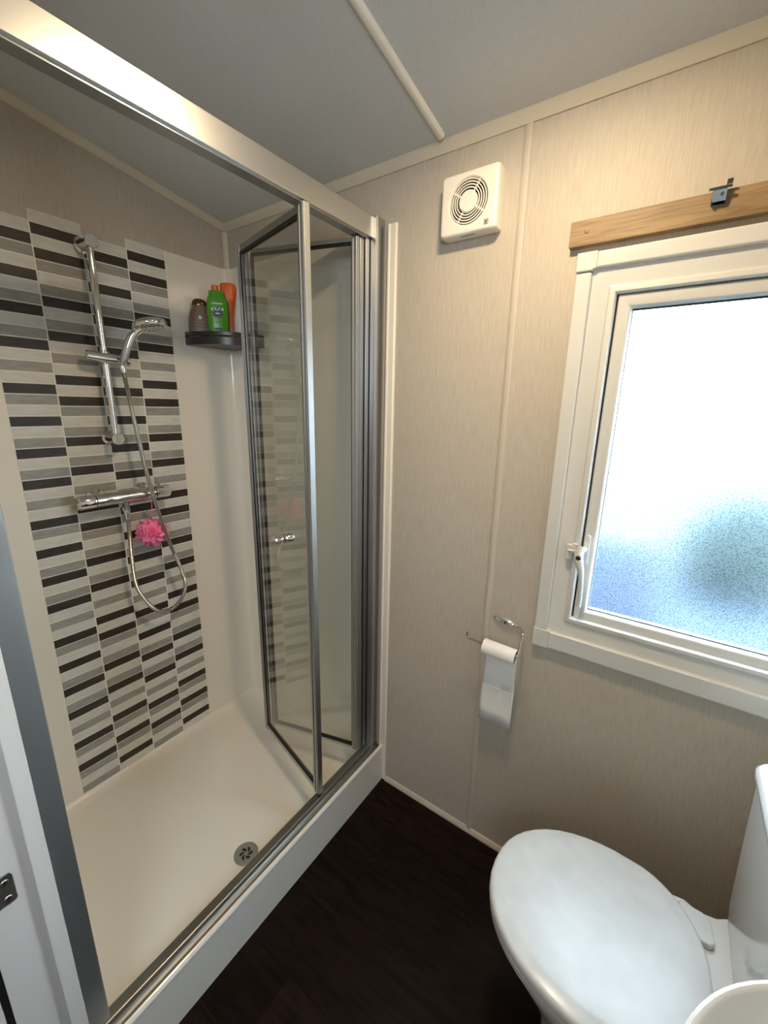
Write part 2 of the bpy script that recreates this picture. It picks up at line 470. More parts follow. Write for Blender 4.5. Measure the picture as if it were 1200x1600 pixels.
# fixed frame: sloping face, raised inner lip
def ring_frame(name, x0, x1, z0, z1, prof, mt, par):
    """prof: list of (inset, y) – swept round a rectangle"""
    bm = new_bm(); rings = []
    for ins, y in prof:
        rings.append([(x0 + ins, y, z0 + ins), (x1 - ins, y, z0 + ins), (x1 - ins, y, z1 - ins), (x0 + ins, y, z1 - ins)])
    V = [[bm.verts.new(p) for p in r] for r in rings]
    n = len(V)
    for k in range(n):
        A, B = V[k], V[(k + 1) % n]
        for i in range(4):
            j = (i + 1) % 4
            bm.faces.new((A[i], A[j], B[j], B[i]))
    return obj(name, bm, mt, par, bevel=0.0012)
fx0, fx1, fz0, fz1 = 1.281, 1.879, 0.820, 1.684
ring_frame('window_frame', fx0, fx1, fz0, fz1, [(0, 0.03), (0, -0.006), (0.036, -0.001), (0.040, -0.008), (0.050, -0.010), (0.053, -0.006), (0.053, 0.05), (0.034, 0.05), (0.034, 0.03)], 'upvc', win)
# black gasket line between frame and sash
ring_frame('gasket', 1.333, 1.827, 0.872, 1.632, [(0, 0.006), (0.006, 0.006), (0.006, 0.03), (0, 0.03)], 'black', win)
# opening sash
sash = ring_frame('window_sash', 1.337, 1.823, 0.869, 1.630, [(0, 0.012), (0.001, 0.003), (0.004, 0.0), (0.023, 0.001), (0.0265, 0.004), (0.030, 0.012), (0.030, 0.04), (0, 0.04)], 'upvc', win)
LOCS['window_sash'] = (0, 0, 0)
bm = new_bm()
gx0, gx1, gz0, gz1 = 1.366, 1.794, 0.898, 1.601
for a, b_ in (((gx0, 0.0125, gz0), (gx0 + 0.0022, 0.016, gz1)), ((gx1 - 0.0022, 0.0125, gz0), (gx1, 0.016, gz1)),
              ((gx0, 0.0125, gz0), (gx1, 0.016, gz0 + 0.0035)), ((gx0, 0.0125, gz1 - 0.0045), (gx1, 0.016, gz1))):
    box(bm, a, b_)
obj('glazing_seal', bm, 'black', win)
bm = new_bm(); box(bm, (gx0 + 0.0005, 0.016, gz0), (gx1, 0.020, gz1))
g = obj('glass_pane', bm, ['frost', 'frostback'], win)
for p in g.data.polygons:
    p.material_index = 0 if p.normal.y < -0.5 else 1
# handle
def stadium(cx, cz_, hw, hh, n=10):
    pts = []
    for i in range(n + 1): a = PI * i / n; pts.append((cx + hw * math.cos(a), cz_ + hh - hw + hw * math.sin(a)))
    for i in range(n + 1): a = PI + PI * i / n; pts.append((cx + hw * math.cos(a), cz_ - hh + hw + hw * math.sin(a)))
    return pts
bm = new_bm(); prism(bm, stadium(1.3475, 1.058, 0.0065, 0.038), 'y', -0.007, 0.001)
hp = obj('handle_plate', bm, 'upvc', win, bevel=0.002)
bm = new_bm()
path = catmull([(1.3385, -0.020, 1.070), (1.3360, -0.026, 1.050), (1.3400, -0.030, 1.030), (1.3465, -0.030, 1.005), (1.3495, -0.028, 0.975), (1.3505, -0.024, 0.940), (1.3500, -0.022, 0.916)], 6)
tube(bm, path, 0.006, 12, rfun=lambda i, n: 0.0100 if i < 11 else 0.0100 - 0.0042 * min(1, (i - 11) / 10))
cyl(bm, (1.343, -0.004, 1.060), (1.341, -0.024, 1.060), 0.0075, 16, bev=0.002)
hn = obj('window_handle', bm, 'upvc', win)
LOCS['window_handle'] = (0, 0, 0)
bm = new_bm(); lathe(bm, (1.3365, -0.030, 1.0435), (0.15, -1, 0.1), [(0, 0.0066), (0.006, 0.0064), (0.0085, 0.005), (0.0095, 0.002), (0.0095, 0)], 20)
k = obj('handle_button', bm, 'black', win)
bm = new_bm()
box(bm, (1.3035, -0.017, 1.030), (1.3175, -0.004, 1.068)); box(bm, (1.3155, -0.015, 1.046), (1.3270, -0.008, 1.072))
cyl(bm, (1.309, -0.022, 1.055), (1.338, -0.022, 1.056), 0.0032, 10)
obj('handle_keep', bm, 'upvc', win, bevel=0.002)

# ------------------------------------------------------------------ door frame at the left edge
door = bpy.data.objects.new('door_1', None); COL.objects.link(door); door.location = (0.757, -1.0, 0); door['kind'] = 'structure'
LOCS['door_1'] = (0.757, -1.0, 0)
bm = new_bm(); box(bm, (0.735, -0.9855, 0), (0.768, -0.9625, 2.02))
obj('door_stop', bm, 'upvc', door, bevel=0.0015)
bm = new_bm(); box(bm, (0.752, -1.0445, 0), (0.757, -0.985, 2.02)); box(bm, (1.595, -1.05, 0), (1.602, -0.964, 2.02)); box(bm, (0.757, -1.05, 2.015), (1.595, -0.964, 2.021))
obj('door_lining', bm, 'jamb', door, bevel=0.001)
bm = new_bm(); box(bm, (0.750, -1.0535, 0), (0.755, -1.0445, 2.02))
obj('dark_gap_strip', bm, 'black', door)  # black strip put in for the dark gap beyond the lining
bm = new_bm(); box(bm, (0.700, -1.068, 0), (0.757, -1.0535, 2.05))
obj('architrave', bm, 'upvc', door, bevel=0.003)
bm = new_bm(); prism(bm, [(-1.040, 0.635), (-1.0095, 0.635), (-1.0065, 0.639), (-1.0065, 0.684), (-1.0095, 0.690), (-1.040, 0.690)], 'x', 0.757, 0.7588)
st = obj('strike_plate', bm, 'alu_dark', door, bevel=0.0004)
bm = new_bm()
for zz in (0.646, 0.677):
    yy = -1.0165
    lathe(bm, (0.7587, yy, zz), (1, 0, 0), [(0, 0.0052), (0.0009, 0.0045), (0.0012, 0.0)], 18)
    box(bm, (0.7594, yy - 0.003, zz - 0.0006), (0.7602, yy + 0.003, zz + 0.0006), 1); box(bm, (0.7594, yy - 0.0006, zz - 0.003), (0.7602, yy + 0.0006, zz + 0.003), 1)
obj('plate_screw', bm, ['alu', 'black'], door)

# ------------------------------------------------------------------ shower wall lining
bm = new_bm()
ZT, PP, OFF, TW, TY0 = 1.8766, 0.0296, 0.9311, 0.1203, -0.242
TYL = TY0 - 4 * TW
ZL = 0.06
path = [(0.0, TY0 - 0.002), (0.0, -0.032)]
for i in range(1, 9):
    a = i / 8 * PI / 2; path.append((0.032 - 0.032 * math.cos(a), -0.032 + 0.032 * math.sin(a)))
path += [(0.70, 0.0)]
inn = [(x, y) for x, y in path]
def offs(p, k):
    if k == 0 or k == 1: return (-0.003, p[1])
    return p
# shell polygon: inner path then out along the walls
outer = [(0.70, 0.0035), (-0.003, 0.0035), (-0.003, TY0 - 0.002)]
inner = [(x, y - 0.004 if False else y) for x, y in inn]
inner = [(x + 0.0, y - 0.0) for x, y in inner]
sh = 0.0035
inner = [(x, y - sh if x > 0.02 else y - sh * (x / 0.02)) for x, y in inner]
prism(bm, inner + [(0.70, 0.0), (0.02, 0.0), (-0.003, 0.0), (-0.003, TY0 - 0.002)], 'z', ZL, 1.8766)
box(bm, (-0.003, YF0, ZL), (0.0, TYL + 0.002, 1.8766))
box(bm, (-0.003, YF0, ZL), (0.70, YF0 + 0.003, 1.8766))
wl = struct('wall_shower_lining', bm, 'acrylic', bevel=0.0008)
# tiles: four columns of stacked strips, even columns one tile taller
base = 'LDLDGLGDLGDLG'; odd = 'LDGLDLGDLGDLG'
seq_even = base * 4 + 'LDGLDGLDL'; seq_odd = odd * 4 + 'LDGLDGLG'
bm = new_bm()
ZB = ZT - 61 * PP
for c in range(1, 5):
    y1 = TY0 - (4 - c) * TW; y0 = y1 - TW
    off = OFF if c in (1, 3) else 0.0
    top = ZT - off * PP
    box(bm, (-0.003, y0, ZB), (0.0004, y1, top), 0)
    for i, ch in enumerate(seq_odd if c in (1, 3) else seq_even):
        z1 = top - i * PP - 0.0016; z0 = top - (i + 1) * PP + 0.0016
        z0 = max(z0, ZB + 0.0015)
        if z1 - z0 < 0.004: continue
        mi = {'L': 1, 'G': 2, 'D': 3}[ch]
        box(bm, (-0.0005, y0 + 0.0018, z0), (0.0016, y1 - 0.0018, z1), mi)
tp = obj('tile_panel', bm, ['grout', 'tl', 'tg', 'td']); tp.parent = wl

# ------------------------------------------------------------------ shower tray
tray = thing('shower_tray', (0.38, -0.48, 0), 'cream white moulded shower tray with raised front lip beside dark floor', 'shower tray')
DX, DY = 0.597, -0.506
def ss(t): t = max(0, min(1, t)); return t * t * (3 - 2 * t)
def tray_h(x, y):
    dx, dy = DX - x, abs(DY - y)
    sl = 0.041 + 0.014 * max(max(dx, -dx * 3) / 0.60, dy / 0.46 * 0.95, (dx * 0.5 + dy * 0.8) / 0.62)
    h = sl
    d = min(x - 0.0, -y, y - YF0)
    r = 0.045
    if d < r: h = max(h, sl + 0.022 * (1 - math.sqrt(max(0, 1 - (1 - d / r) ** 2))))
    d2 = 0.692 - x
    if d2 < 0.045: h = max(h, sl + (0.133 - sl) * ss(1 - d2 / 0.040))
    return h
xs = [0.0005] + [0.0451 * i / 8 for i in range(1, 9)] + [0.045 + (0.64 - 0.045) * i / 40 for i in range(1, 41)] + [0.645 + 0.047 * i / 12 for i in range(0, 13)]
ys = [-0.0005] + [-0.0451 * i / 8 for i in range(1, 9)] + [-0.045 - (0.919 - 0.045) * i / 56 for i in range(1, 57)] + [-0.919 - 0.0445 * i / 8 for i in range(1, 9)]
front = [(0.697, 0.1345), (0.722, 0.1375), (0.736, 0.1400), (0.741, 0.1430), (0.7440, 0.1475), (0.7465, 0.1490), (0.749, 0.1480), (0.7505, 0.1500), (0.7535, 0.1550), (0.7570, 0.1555), (0.7590, 0.1530), (0.7592, 0.1480), (0.7580, 0.1430), (0.7575, 0.137), (0.7575, 0.001)]
bm = new_bm(); G = []
for y in ys:
    row = [bm.verts.new((x, y, tray_h(x, y))) for x in xs] + [bm.verts.new((x, y, z)) for x, z in front]
    G.append(row)
for A, B in zip(G, G[1:]):
    for i in range(len(A) - 1):
        f = bm.faces.new((A[i], A[i + 1], B[i + 1], B[i])); f.smooth = True
        f.material_index = 1 if i >= len(xs) else 0
for row in (G[0], G[-1]):
    y = row[0].co.y
    lowv = bm.verts.new((row[0].co.x, y, 0.001))
    bm.faces.new(row + [lowv])
base_me = obj('tray_body', bm, ['tray', 'tray_front'], tray)
# waste cover with swirled slots
bm = new_bm()
cxz = (DX, DY, tray_h(DX, DY) + 0.001)
lathe(bm, (DX, DY, cxz[2] - 0.002), (0, 0, 1), [(0, 0.036), (0.0035, 0.036), (0.005, 0.033), (0.0046, 0.022), (0.0038, 0.019), (0.0036, 0.0)], 40)
dr = obj('drain_cover', bm, 'drain', tray)
bm = new_bm()
for k in range(6):
    a0 = k * PI / 3
    pts = []
    for s in range(7):
        t = s / 6; r = 0.006 + 0.0135 * t; a = a0 + 0.75 * t * 1.0
        pts.append((DX + r * math.cos(a), DY + r * math.sin(a)))
    for s in range(6, -1, -1):
        t = s / 6; r = 0.006 + 0.0135 * t; a = a0 + 0.75 * t + 0.25 + 0.30 * math.sin(t * PI) + 0.12
        pts.append((DX + r * math.cos(a), DY + r * math.sin(a)))
    prism(bm, pts, 'z', cxz[2] + 0.0005, cxz[2] + 0.0024)
obj('drain_slots', bm, 'black', tray)

# ------------------------------------------------------------------ shower enclosure
enc = thing('shower_enclosure', (0.71, -0.48, 0.135), 'silver framed shower enclosure with folded clear glass door over the tray', 'shower enclosure')
HB, HT_ = 1.839, 1.892
bm = new_bm()
box(bm, (0.672, -0.962, HB), (0.715, -0.034, HT_)); 
obj('header_rail', bm, 'alu', enc, bevel=0.002)
bm = new_bm(); box(bm, (0.680, -0.920, HB - 0.004), (0.708, -0.060, HB + 0.001)); obj('header_channel', bm, 'alu_dark', enc)
bm = new_bm(); prism(bm, [(0.697, 0.1335), (0.720, 0.1360), (0.7415, 0.1415), (0.7415, 0.1428), (0.7360, 0.1436), (0.7300, 0.1455), (0.7262, 0.1490), (0.7245, 0.1540), (0.7240, 0.1595), (0.7220, 0.1603), (0.7205, 0.1575), (0.7000, 0.1575), (0.697, 0.1550)], 'y', -0.957, -0.004)
obj('bottom_rail', bm, 'alu_rail', enc)
bm = new_bm(); box(bm, (0.676, -0.960, 0.134), (0.7125, -0.9195, HB))
obj('left_post', bm, 'alu_post', enc, bevel=0.002)
bm = new_bm()
box(bm, (0.690, -0.042, 0.136), (0.7255, 0.0, 1.893)); box(bm, (0.7250, -0.0385, 0.145), (0.7280, -0.031, 1.893)); 
obj('wall_profile', bm, 'alu_leaf', enc, bevel=0.001)
bm = new_bm()
box(bm, (0.683, -0.060, 0.158), (0.7045, -0.042, HB)); box(bm, (0.688, -0.078, 0.158), (0.700, -0.062, HB)); 
obj('hinge_post', bm, 'alu_dark', enc, bevel=0.002)
bm = new_bm(); box(bm, (0.690, -0.0625, 0.160), (0.7025, -0.0595, HB)); box(bm, (0.690, -0.0425, 0.160), (0.7075, -0.0405, HB))
obj('hinge_gasket', bm, 'black', enc)

def leaf(p, q, z0, z1, sp, sq, rail, outside, knob=None, thick=0.016):
    """folding door leaf standing from point p to point q (plan), frame + glass + gaskets"""
    p, q = Vector((*p, 0)), Vector((*q, 0)); L = (q - p).length; d = (q - p).normalized(); n = Vector((-d.y, d.x, 0))
    mtx = Matrix(((d.x, n.x, 0, p.x), (d.y, n.y, 0, p.y), (0, 0, 1, 0), (0, 0, 0, 1)))
    def ob(name, bm, mts, par, **kw):
        bm.transform(mtx); return obj(name, bm, mts, par, **kw)
    t = thick / 2
    bm = new_bm()
    for a, w in ((0, sp), (L - sq, sq)):
        box(bm, (a, -t, z0), (a + w, t, z1))
        # raised ribs on stile faces
        for s in (-1, 1):
            box(bm, (a + w * 0.22, s * t, z0), (a + w * 0.42, s * (t + 0.0025), z1))
            box(bm, (a + w * 0.70, s * t, z0), (a + w * 0.88, s * (t + 0.0018), z1))
    box(bm, (sp, -t * 0.8, z0), (L - sq, t * 0.8, z0 + rail)); box(bm, (sp, -t * 0.8, z1 - rail), (L - sq, t * 0.8, z1))
    fr = ob('door_leaf', bm, 'alu_leaf', enc, bevel=0.0012)
    LOCS[fr.name] = (0, 0, 0)
    def child(name, bm, mts, **kw):
        bm.transform(mtx); o = obj(name, bm, mts, None, **kw); o.parent = fr; return o
    bm = new_bm(); box(bm, (sp - 0.003, -0.002, z0 + rail - 0.003), (L - sq + 0.003, 0.002, z1 - rail + 0.003)); child('glass_pane', bm, 'glass')
    bm = new_bm()
    g_ = 0.0045
    for s in (-1, 1):
        y0_, y1_ = (0.0021 * s, s * t * 0.85)
        box(bm, (sp - 0.001, y0_, z0 + rail), (sp + 0.0018, y1_, z1 - rail)); box(bm, (L - sq - 0.0018, y0_, z0 + rail), (L - sq + 0.001, y1_, z1 - rail))
        box(bm, (sp, y0_, z0 + rail - 0.001), (L - sq, y1_, z0 + rail + g_)); box(bm, (sp, y0_, z1 - rail - g_), (L - sq, y1_, z1 - rail + 0.001))
    child('glazing_gasket', bm, 'black')
    if knob:
        a, z = knob
        bm = new_bm()
        for s in (-1, 1):
            lathe(bm, (a, s * 0.0025, z), (0, s, 0), [(0, 0.0115), (0.002, 0.0145), (0.0045, 0.0145), (0.006, 0.0125), (0.010, 0.0122), (0.014, 0.0145), (0.029, 0.0145), (0.031, 0.0125), (0.031, 0)], 26)
        child('door_knob', bm, 'chrome')
    return fr
la = leaf((0.701, -0.084), (0.353, -0.184), 0.167, 1.832, 0.021, 0.016, 0.012, 1)
lb = leaf((0.3435, -0.2055), (0.718, -0.299), 0.165, 1.836, 0.018, 0.030, 0.018, 1, knob=(0.200, 0.987))
bm = new_bm(); cyl(bm, (0.3455, -0.1945, 0.157), (0.3455, -0.1945, 1.841), 0.0045, 12)
obj('fold_hinge', bm, 'alu_dark', enc)
for za, zb in ((0.156, 0.166), (1.835, 1.8395)):
    bm = new_bm(); cyl(bm, (0.708, -0.2965, za), (0.708, -0.2965, zb), 0.005, 12); obj('guide_pin', bm, 'black', enc)

# ------------------------------------------------------------------ riser rail
YB = -0.485
rail_t = thing('shower_riser_rail', (0.0, YB, 1.27), 'chrome shower riser rail fixed to striped tiles above the mixer', 'shower rail')
bm = new_bm(); cyl(bm, (0.050, YB, 1.268), (0.050, YB, 1.826), 0.0095, 24); obj('rail_bar', bm, 'chrome', rail_t)
for zz in (1.822, 1.277):
    bm = new_bm()
    lathe(bm, (0.0018, YB, zz), (1, 0, 0), [(0, 0.0215), (0.004, 0.0215), (0.007, 0.019), (0.010, 0.0165), (0.052, 0.0165), (0.060, 0.0180), (0.0665, 0.0180), (0.068, 0.0165), (0.068, 0)], 32)
    obj('rail_bracket', bm, 'chrome', rail_t)
bm = new_bm()
cyl(bm, (0.056, -0.536, 1.5185), (0.066, -0.424, 1.5085), 0.0145, 28, bev=0.002)
lathe(bm, (0.056, -0.533, 1.5185), (-0.08, -1, 0.08), [(0, 0.0135), (0.003, 0.0130), (0.0045, 0.010), (0.0045, 0)], 24)
cyl(bm, (0.050, YB, 1.497), (0.050, YB, 1.534), 0.0135, 24, bev=0.002)
obj('slider', bm, 'chrome', rail_t)

# ------------------------------------------------------------------ hand shower
hs = thing('hand_shower', (0.085, -0.452, 1.487), 'chrome hand shower head resting in the rail slider', 'shower head')
bm = new_bm()
hp_ = catmull([(0.083, -0.452, 1.492), (0.092, -0.447, 1.520), (0.100, -0.438, 1.550), (0.107, -0.424, 1.582), (0.116, -0.404, 1.602)], 8)
tube(bm, hp_, 0.01, 20, rfun=lambda i, n: 0.0080 + 0.0040 * (i / n))
obj('handle', bm, 'chrome', hs)
bm = new_bm()
for a in range(3):
    off_ = [(-0.006, 0.0, 0), (0, -0.006, 0), (0.006, 0.002, 0)][a]
    pts = [Vector(p) + Vector((0.0065 * math.cos(a * 2.1 + 0.5), 0.0065 * math.sin(a * 2.1 + 0.5), 0)) * (1 + 0.4 * i / len(hp_)) for i, p in enumerate(hp_)][3:-6]
    tube(bm, pts, 0.004, 8, rfun=lambda i, n: 0.0052)
obj('grip_rib', bm, 'alu_dark', hs)
hd_n = Vector((0.22, 0.10, -0.97)).normalized()
hc = Vector((0.130, -0.383, 1.617))
bm = new_bm()
lathe(bm, hc - hd_n * 0.014, hd_n, [(0, 0.0), (0.001, 0.018), (0.004, 0.036), (0.009, 0.0465), (0.014, 0.049), (0.022, 0.049), (0.025, 0.047), (0.026, 0.043), (0.0245, 0.041), (0.0245, 0.0)], 44)
obj('spray_head', bm, 'chrome', hs)
bm = new_bm()
_, u_, w_ = frame_of(hd_n)
for rr, cnt in ((0.012, 6), (0.023, 12), (0.034, 18)):
    for i in range(cnt):
        a = 2 * PI * i / cnt
        c_ = hc + hd_n * 0.010 + (u_ * math.cos(a) + w_ * math.sin(a)) * rr
        lathe(bm, c_, hd_n, [(0, 0.0017), (0.0035, 0.0012), (0.0035, 0)], 8)
nz_ = obj('spray_nozzles', bm, 'alu_dark', hs)

# ------------------------------------------------------------------ mixer bar
mx_t = thing('shower_mixer', (0.0, -0.4779, 1.09), 'chrome thermostatic bar mixer on striped tiles under the riser rail', 'shower mixer')
ym0, ym1, xm, zm = -0.6150, -0.3400, 0.050, 1.0910
bm = new_bm(); cyl(bm, (xm, -0.567, zm), (xm, -0.388, zm), 0.0205, 36, bev=0.001)
obj('mixer_body', bm, 'chrome', mx_t)
for s, a, b_ in ((-1, -0.569, -0.6150), (1, -0.386, -0.3400)):
    bm = new_bm(); L_ = abs(b_ - a)
    lathe(bm, (xm, a, zm), (0, s, 0), [(0, 0.0200), (0.001, 0.0212), (L_ - 0.003, 0.0216), (L_ - 0.001, 0.0206), (L_, 0.019), (L_, 0)], 36)
    box(bm, (xm - 0.003, a + s * 0.010, zm + 0.020), (xm + 0.003, a + s * 0.018, zm + 0.026))
    obj('control_knob', bm, 'chrome', mx_t)
for yy in (-0.548, -0.405):
    bm = new_bm(); lathe(bm, (0.0018, yy, zm), (1, 0, 0), [(0, 0.032), (0.003, 0.032), (0.010, 0.027), (0.016, 0.017), (0.032, 0.0165)], 36)
    obj('wall_flange', bm, 'chrome', mx_t)
bm = new_bm(); cyl(bm, (xm + 0.002, -0.4835, 1.046), (xm, -0.4835, 1.075), 0.0105, 8); cyl(bm, (xm, -0.4835, 1.044), (xm, -0.4835, 1.056), 0.0118, 6)
obj('hose_outlet', bm, 'chrome', mx_t)

# ------------------------------------------------------------------ hose
hp2 = [(0.083, -0.4535, 1.489), (0.086, -0.451, 1.452), (0.088, -0.4400, 1.3174), (0.090, -0.4180, 1.1203), (0.089, -0.3812, 0.9341),
       (0.086, -0.3430, 0.800), (0.082, -0.3330, 0.735), (0.080, -0.3540, 0.685), (0.078, -0.3950, 0.661), (0.075, -0.4350, 0.672),
       (0.072, -0.4700, 0.722), (0.068, -0.4930, 0.790), (0.064, -0.4935, 0.880), (0.058, -0.4870, 0.980), (0.052, -0.4837, 1.046)]
pts = catmull(hp2, 44)
bm = new_bm(); tube(bm, pts, 0.0065, 12, rfun=lambda i, n: 0.0068 if i % 2 else 0.0056)
hz = obj('shower_hose', bm, 'hose')
tag(hz, 'ribbed metal shower hose looping down from hand shower to mixer', 'shower hose')
bm = new_bm(); lathe(bm, (0.0525, -0.4838, 1.047), (0.10, -0.05, -1), [(0, 0.0095), (0.018, 0.0095), (0.022, 0.0075), (0.030, 0.0072)], 20)
c_ = obj('hose_nut', bm, 'chrome'); c_.parent = hz
bm = new_bm(); lathe(bm, (0.0835, -0.4533, 1.493), (0.08, 0.05, -1), [(0, 0.0085), (0.014, 0.0082), (0.020, 0.0070)], 20)
c_ = obj('hose_nut', bm, 'chrome'); c_.parent = hz

# ------------------------------------------------------------------ bath puff
rnd = random.Random(11)
bm = new_bm()
pc = Vector((0.047, -0.408, 0.953))
for k in range(95):
    d = Vector((rnd.gauss(0, 1), rnd.gauss(0, 1), rnd.gauss(0, 1))).normalized()
    if d.x < -0.75: d.x = -d.x
    _, u, w = frame_of(d)
    a0 = rnd.uniform(0, PI); u, w = u * math.cos(a0) + w * math.sin(a0), w * math.cos(a0) - u * math.sin(a0)
    ra = rnd.uniform(0.017, 0.030); ph = rnd.uniform(0, 6); fq = rnd.choice((3, 4, 5)); dep = rnd.uniform(0.6, 1.08)
    nseg = 16; A = []; B = []
    for i in range(nseg + 1):
        a = 2 * PI * i / nseg
        rad = ra * (0.75 + 0.25 * math.sin(fq * a + ph))
        lift = 0.008 * math.sin(fq * a + ph * 2)
        p_ = (u * math.cos(a) + w * math.sin(a))
        A.append(pc + d * (0.010) + p_ * rad * 0.25)
        B.append(pc + d * (0.041 * dep + lift) + p_ * rad)
    VA = [bm.verts.new(x) for x in A]; VB = [bm.verts.new(x) for x in B]
    for i in range(nseg):
        f = bm.faces.new((VA[i], VA[i + 1], VB[i + 1], VB[i])); f.smooth = True
for v in bm.verts: v.co.x = max(v.co.x, 0.004)
pf_ = obj('bath_puff', bm, 'pink')
md = pf_.modifiers.new('solid', 'SOLIDIFY'); md.thickness = 0.0007
tag(pf_, 'bright pink mesh bath puff hanging behind the hose under the mixer', 'bath puff')
bm = new_bm(); tube(bm, catmull([(0.047, -0.407, 0.975), (0.040, -0.400, 1.02), (0.046, -0.398, 1.071)], 8), 0.0012, 6)
c_ = obj('hanging_cord', bm, 'pink'); c_.parent = pf_

# ------------------------------------------------------------------ corner shelf
SZ0, SZ1 = 1.590, 1.632
sh_t = thing('corner_shelf', (0.02, -0.02, SZ0), 'dark plastic corner shelf holding bottles in the shower', 'shelf')
def arc_pts(r, n=24, cx=0.004, cy=-0.006):
    return [(cx + r * math.sin(a), cy - r * math.cos(a)) for a in [PI / 2 * i / n for i in range(n + 1)]]
bm = new_bm()
prism(bm, [(0.004, -0.006)] + arc_pts(0.182), 'z', SZ0, SZ0 + 0.008)
obj('shelf_base', bm, 'caddy', sh_t, bevel=0.002)
bm = new_bm()
a1, a2 = arc_pts(0.190), arc_pts(0.184)
prism(bm, a1 + a2[::-1], 'z', SZ1 - 0.012, SZ1)
prism(bm, a1 + a2[::-1], 'z', SZ0 - 0.001, SZ0 + 0.025)
for i in range(0, 25, 3):
    x, y = a1[i]; cyl(bm, (x * 0.985, y * 0.985, SZ0 + 0.01), (x * 0.985, y * 0.985, SZ1 - 0.01), 0.0022, 8)
box(bm, (0.0015, -0.196, SZ0), (0.006, -0.17, SZ1)); box(bm, (0.17, -0.008, SZ0), (0.194, -0.0045, SZ1))
obj('shelf_rail', bm, 'caddy', sh_t, bevel=0.001)
SF = SZ0 + 0.0085

def ellipse_ring(c, hw, hd, z, ang, n=28, pw=2.4):
    out = []
    for i in range(n):
        a = 2 * PI * i / n
        ca, sa = math.cos(a), math.sin(a)
        x = hw * math.copysign(abs(ca) ** (2 / pw), ca); y = hd * math.copysign(abs(sa) ** (2 / pw), sa)
        out.append((c[0] + x * math.cos(ang) - y * math.sin(ang), c[1] + x * math.sin(ang) + y * math.cos(ang), z))
    return out
def bottle(name, c, ang, prof, mt, lab, pw=2.4):
    """prof: (height, half width, half depth)"""
    root = thing(name, (c[0], c[1], SF), lab, 'bottle')
    bm = new_bm(); loft(bm, [ellipse_ring(c, w, d, SF + h, ang, pw=pw) for h, w, d in prof])
    obj('bottle_body', bm, mt, root)
    return root
ANG = math.atan2(0.81, 0.58)       # width axis across the line of sight
fdir = Vector((0.81, -0.58, 0))     # towards the room
wdir = Vector((math.cos(ANG), math.sin(ANG), 0))
def decal(root, c, off, h, w_, hh, mt, name, depth, thick=0.0006):
    """thin printed bar on the face of a bottle"""
    bm = new_bm()
    o = Vector((c[0], c[1], SF + h)) + fdir * depth + wdir * off
    rings = []
    for s in (-1, 1):
        rings.append([o + fdir * (thick * (s > 0)) + wdir * x + Vector((0, 0, z)) for x, z in ((-w_, -hh), (w_, -hh), (w_, hh), (-w_, hh))])
    loft(bm, rings, smooth=False)
    return obj(name, bm, mt, root)
bc = (0.036, -0.152)
r_ = bottle('shampoo_bottle', bc, ANG, [(0, 0.039, 0.016), (0.004, 0.042, 0.018), (0.050, 0.042, 0.018), (0.080, 0.039, 0.017), (0.105, 0.032, 0.015), (0.120, 0.024, 0.014), (0.124, 0.021, 0.013)], 'brown', 'short brown bottle with domed bronze cap, leftmost on the corner shelf')
bm = new_bm(); loft(bm, [ellipse_ring(bc, w, d, SF + h, ANG) for h, w, d in [(0.1235, 0.0245, 0.015), (0.128, 0.025, 0.0155), (0.136, 0.023, 0.014), (0.143, 0.016, 0.010), (0.146, 0.006, 0.004)]])
obj('bottle_cap', bm, 'browncap', r_)
bm = new_bm()
for dz, w_ in ((0.052, 0.017), (0.044, 0.026), (0.062, 0.013)):
    o_ = Vector((bc[0], bc[1], SF + dz)) + fdir * 0.0178
    loft(bm, [[o_ + fdir * (0.001 * s) + wdir * x + Vector((0, 0, z)) for x, z in ((-w_, -0.0018), (w_, -0.0018), (w_, 0.0018), (-w_, 0.0018))] for s in (0, 1)], smooth=False)
obj('printed_lettering', bm, 'inkbrown', r_)
bm = new_bm(); o_ = Vector((bc[0], bc[1], SF + 0.082)) + fdir * 0.0165
lathe(bm, o_, fdir, [(0, 0.006), (0.0014, 0.0055), (0.0014, 0)], 16)
obj('printed_emblem', bm, 'inkpale', r_)

gc = (0.086, -0.115)
r_ = bottle('shower_gel_bottle', gc, ANG, [(0, 0.028, 0.016), (0.004, 0.030, 0.018), (0.060, 0.0345, 0.020), (0.115, 0.0360, 0.020), (0.140, 0.034, 0.019), (0.152, 0.029, 0.017), (0.157, 0.026, 0.015)], 'green', 'bright green bottle with dark splash print on the corner shelf', pw=3.0)
bm = new_bm(); loft(bm, [ellipse_ring(gc, w, d, SF + h, ANG, pw=3) for h, w, d in [(0.1565, 0.027, 0.016), (0.168, 0.0255, 0.015), (0.171, 0.023, 0.013)]])
obj('bottle_cap', bm, 'green', r_)
bm = new_bm(); o_ = Vector((gc[0], gc[1], SF + 0.098)) + fdir * 0.0200
star = []
for i in range(22):
    a = 2 * PI * i / 22; rr = 0.020 if i % 2 else (0.012 + 0.002 * math.sin(i * 2.3))
    star.append((rr * math.cos(a), rr * math.sin(a) * 1.05))
loft(bm, [[o_ + fdir * (0.0012 * s) + wdir * x + Vector((0, 0, z)) for x, z in star] for s in (0, 1)], smooth=False)
for dz, w_, hh in ((-0.052, 0.014, 0.0035), (-0.060, 0.009, 0.002), (-0.030, 0.010, 0.0010)):
    q = o_ + Vector((0, 0, dz)); loft(bm, [[q + fdir * (0.0010 * s) + wdir * x + Vector((0, 0, z)) for x, z in ((-w_, -hh), (w_, -hh), (w_, hh), (-w_, hh))] for s in (0, 1)], smooth=False)
obj('printed_splash', bm, 'inkdark', r_)
bm = new_bm()
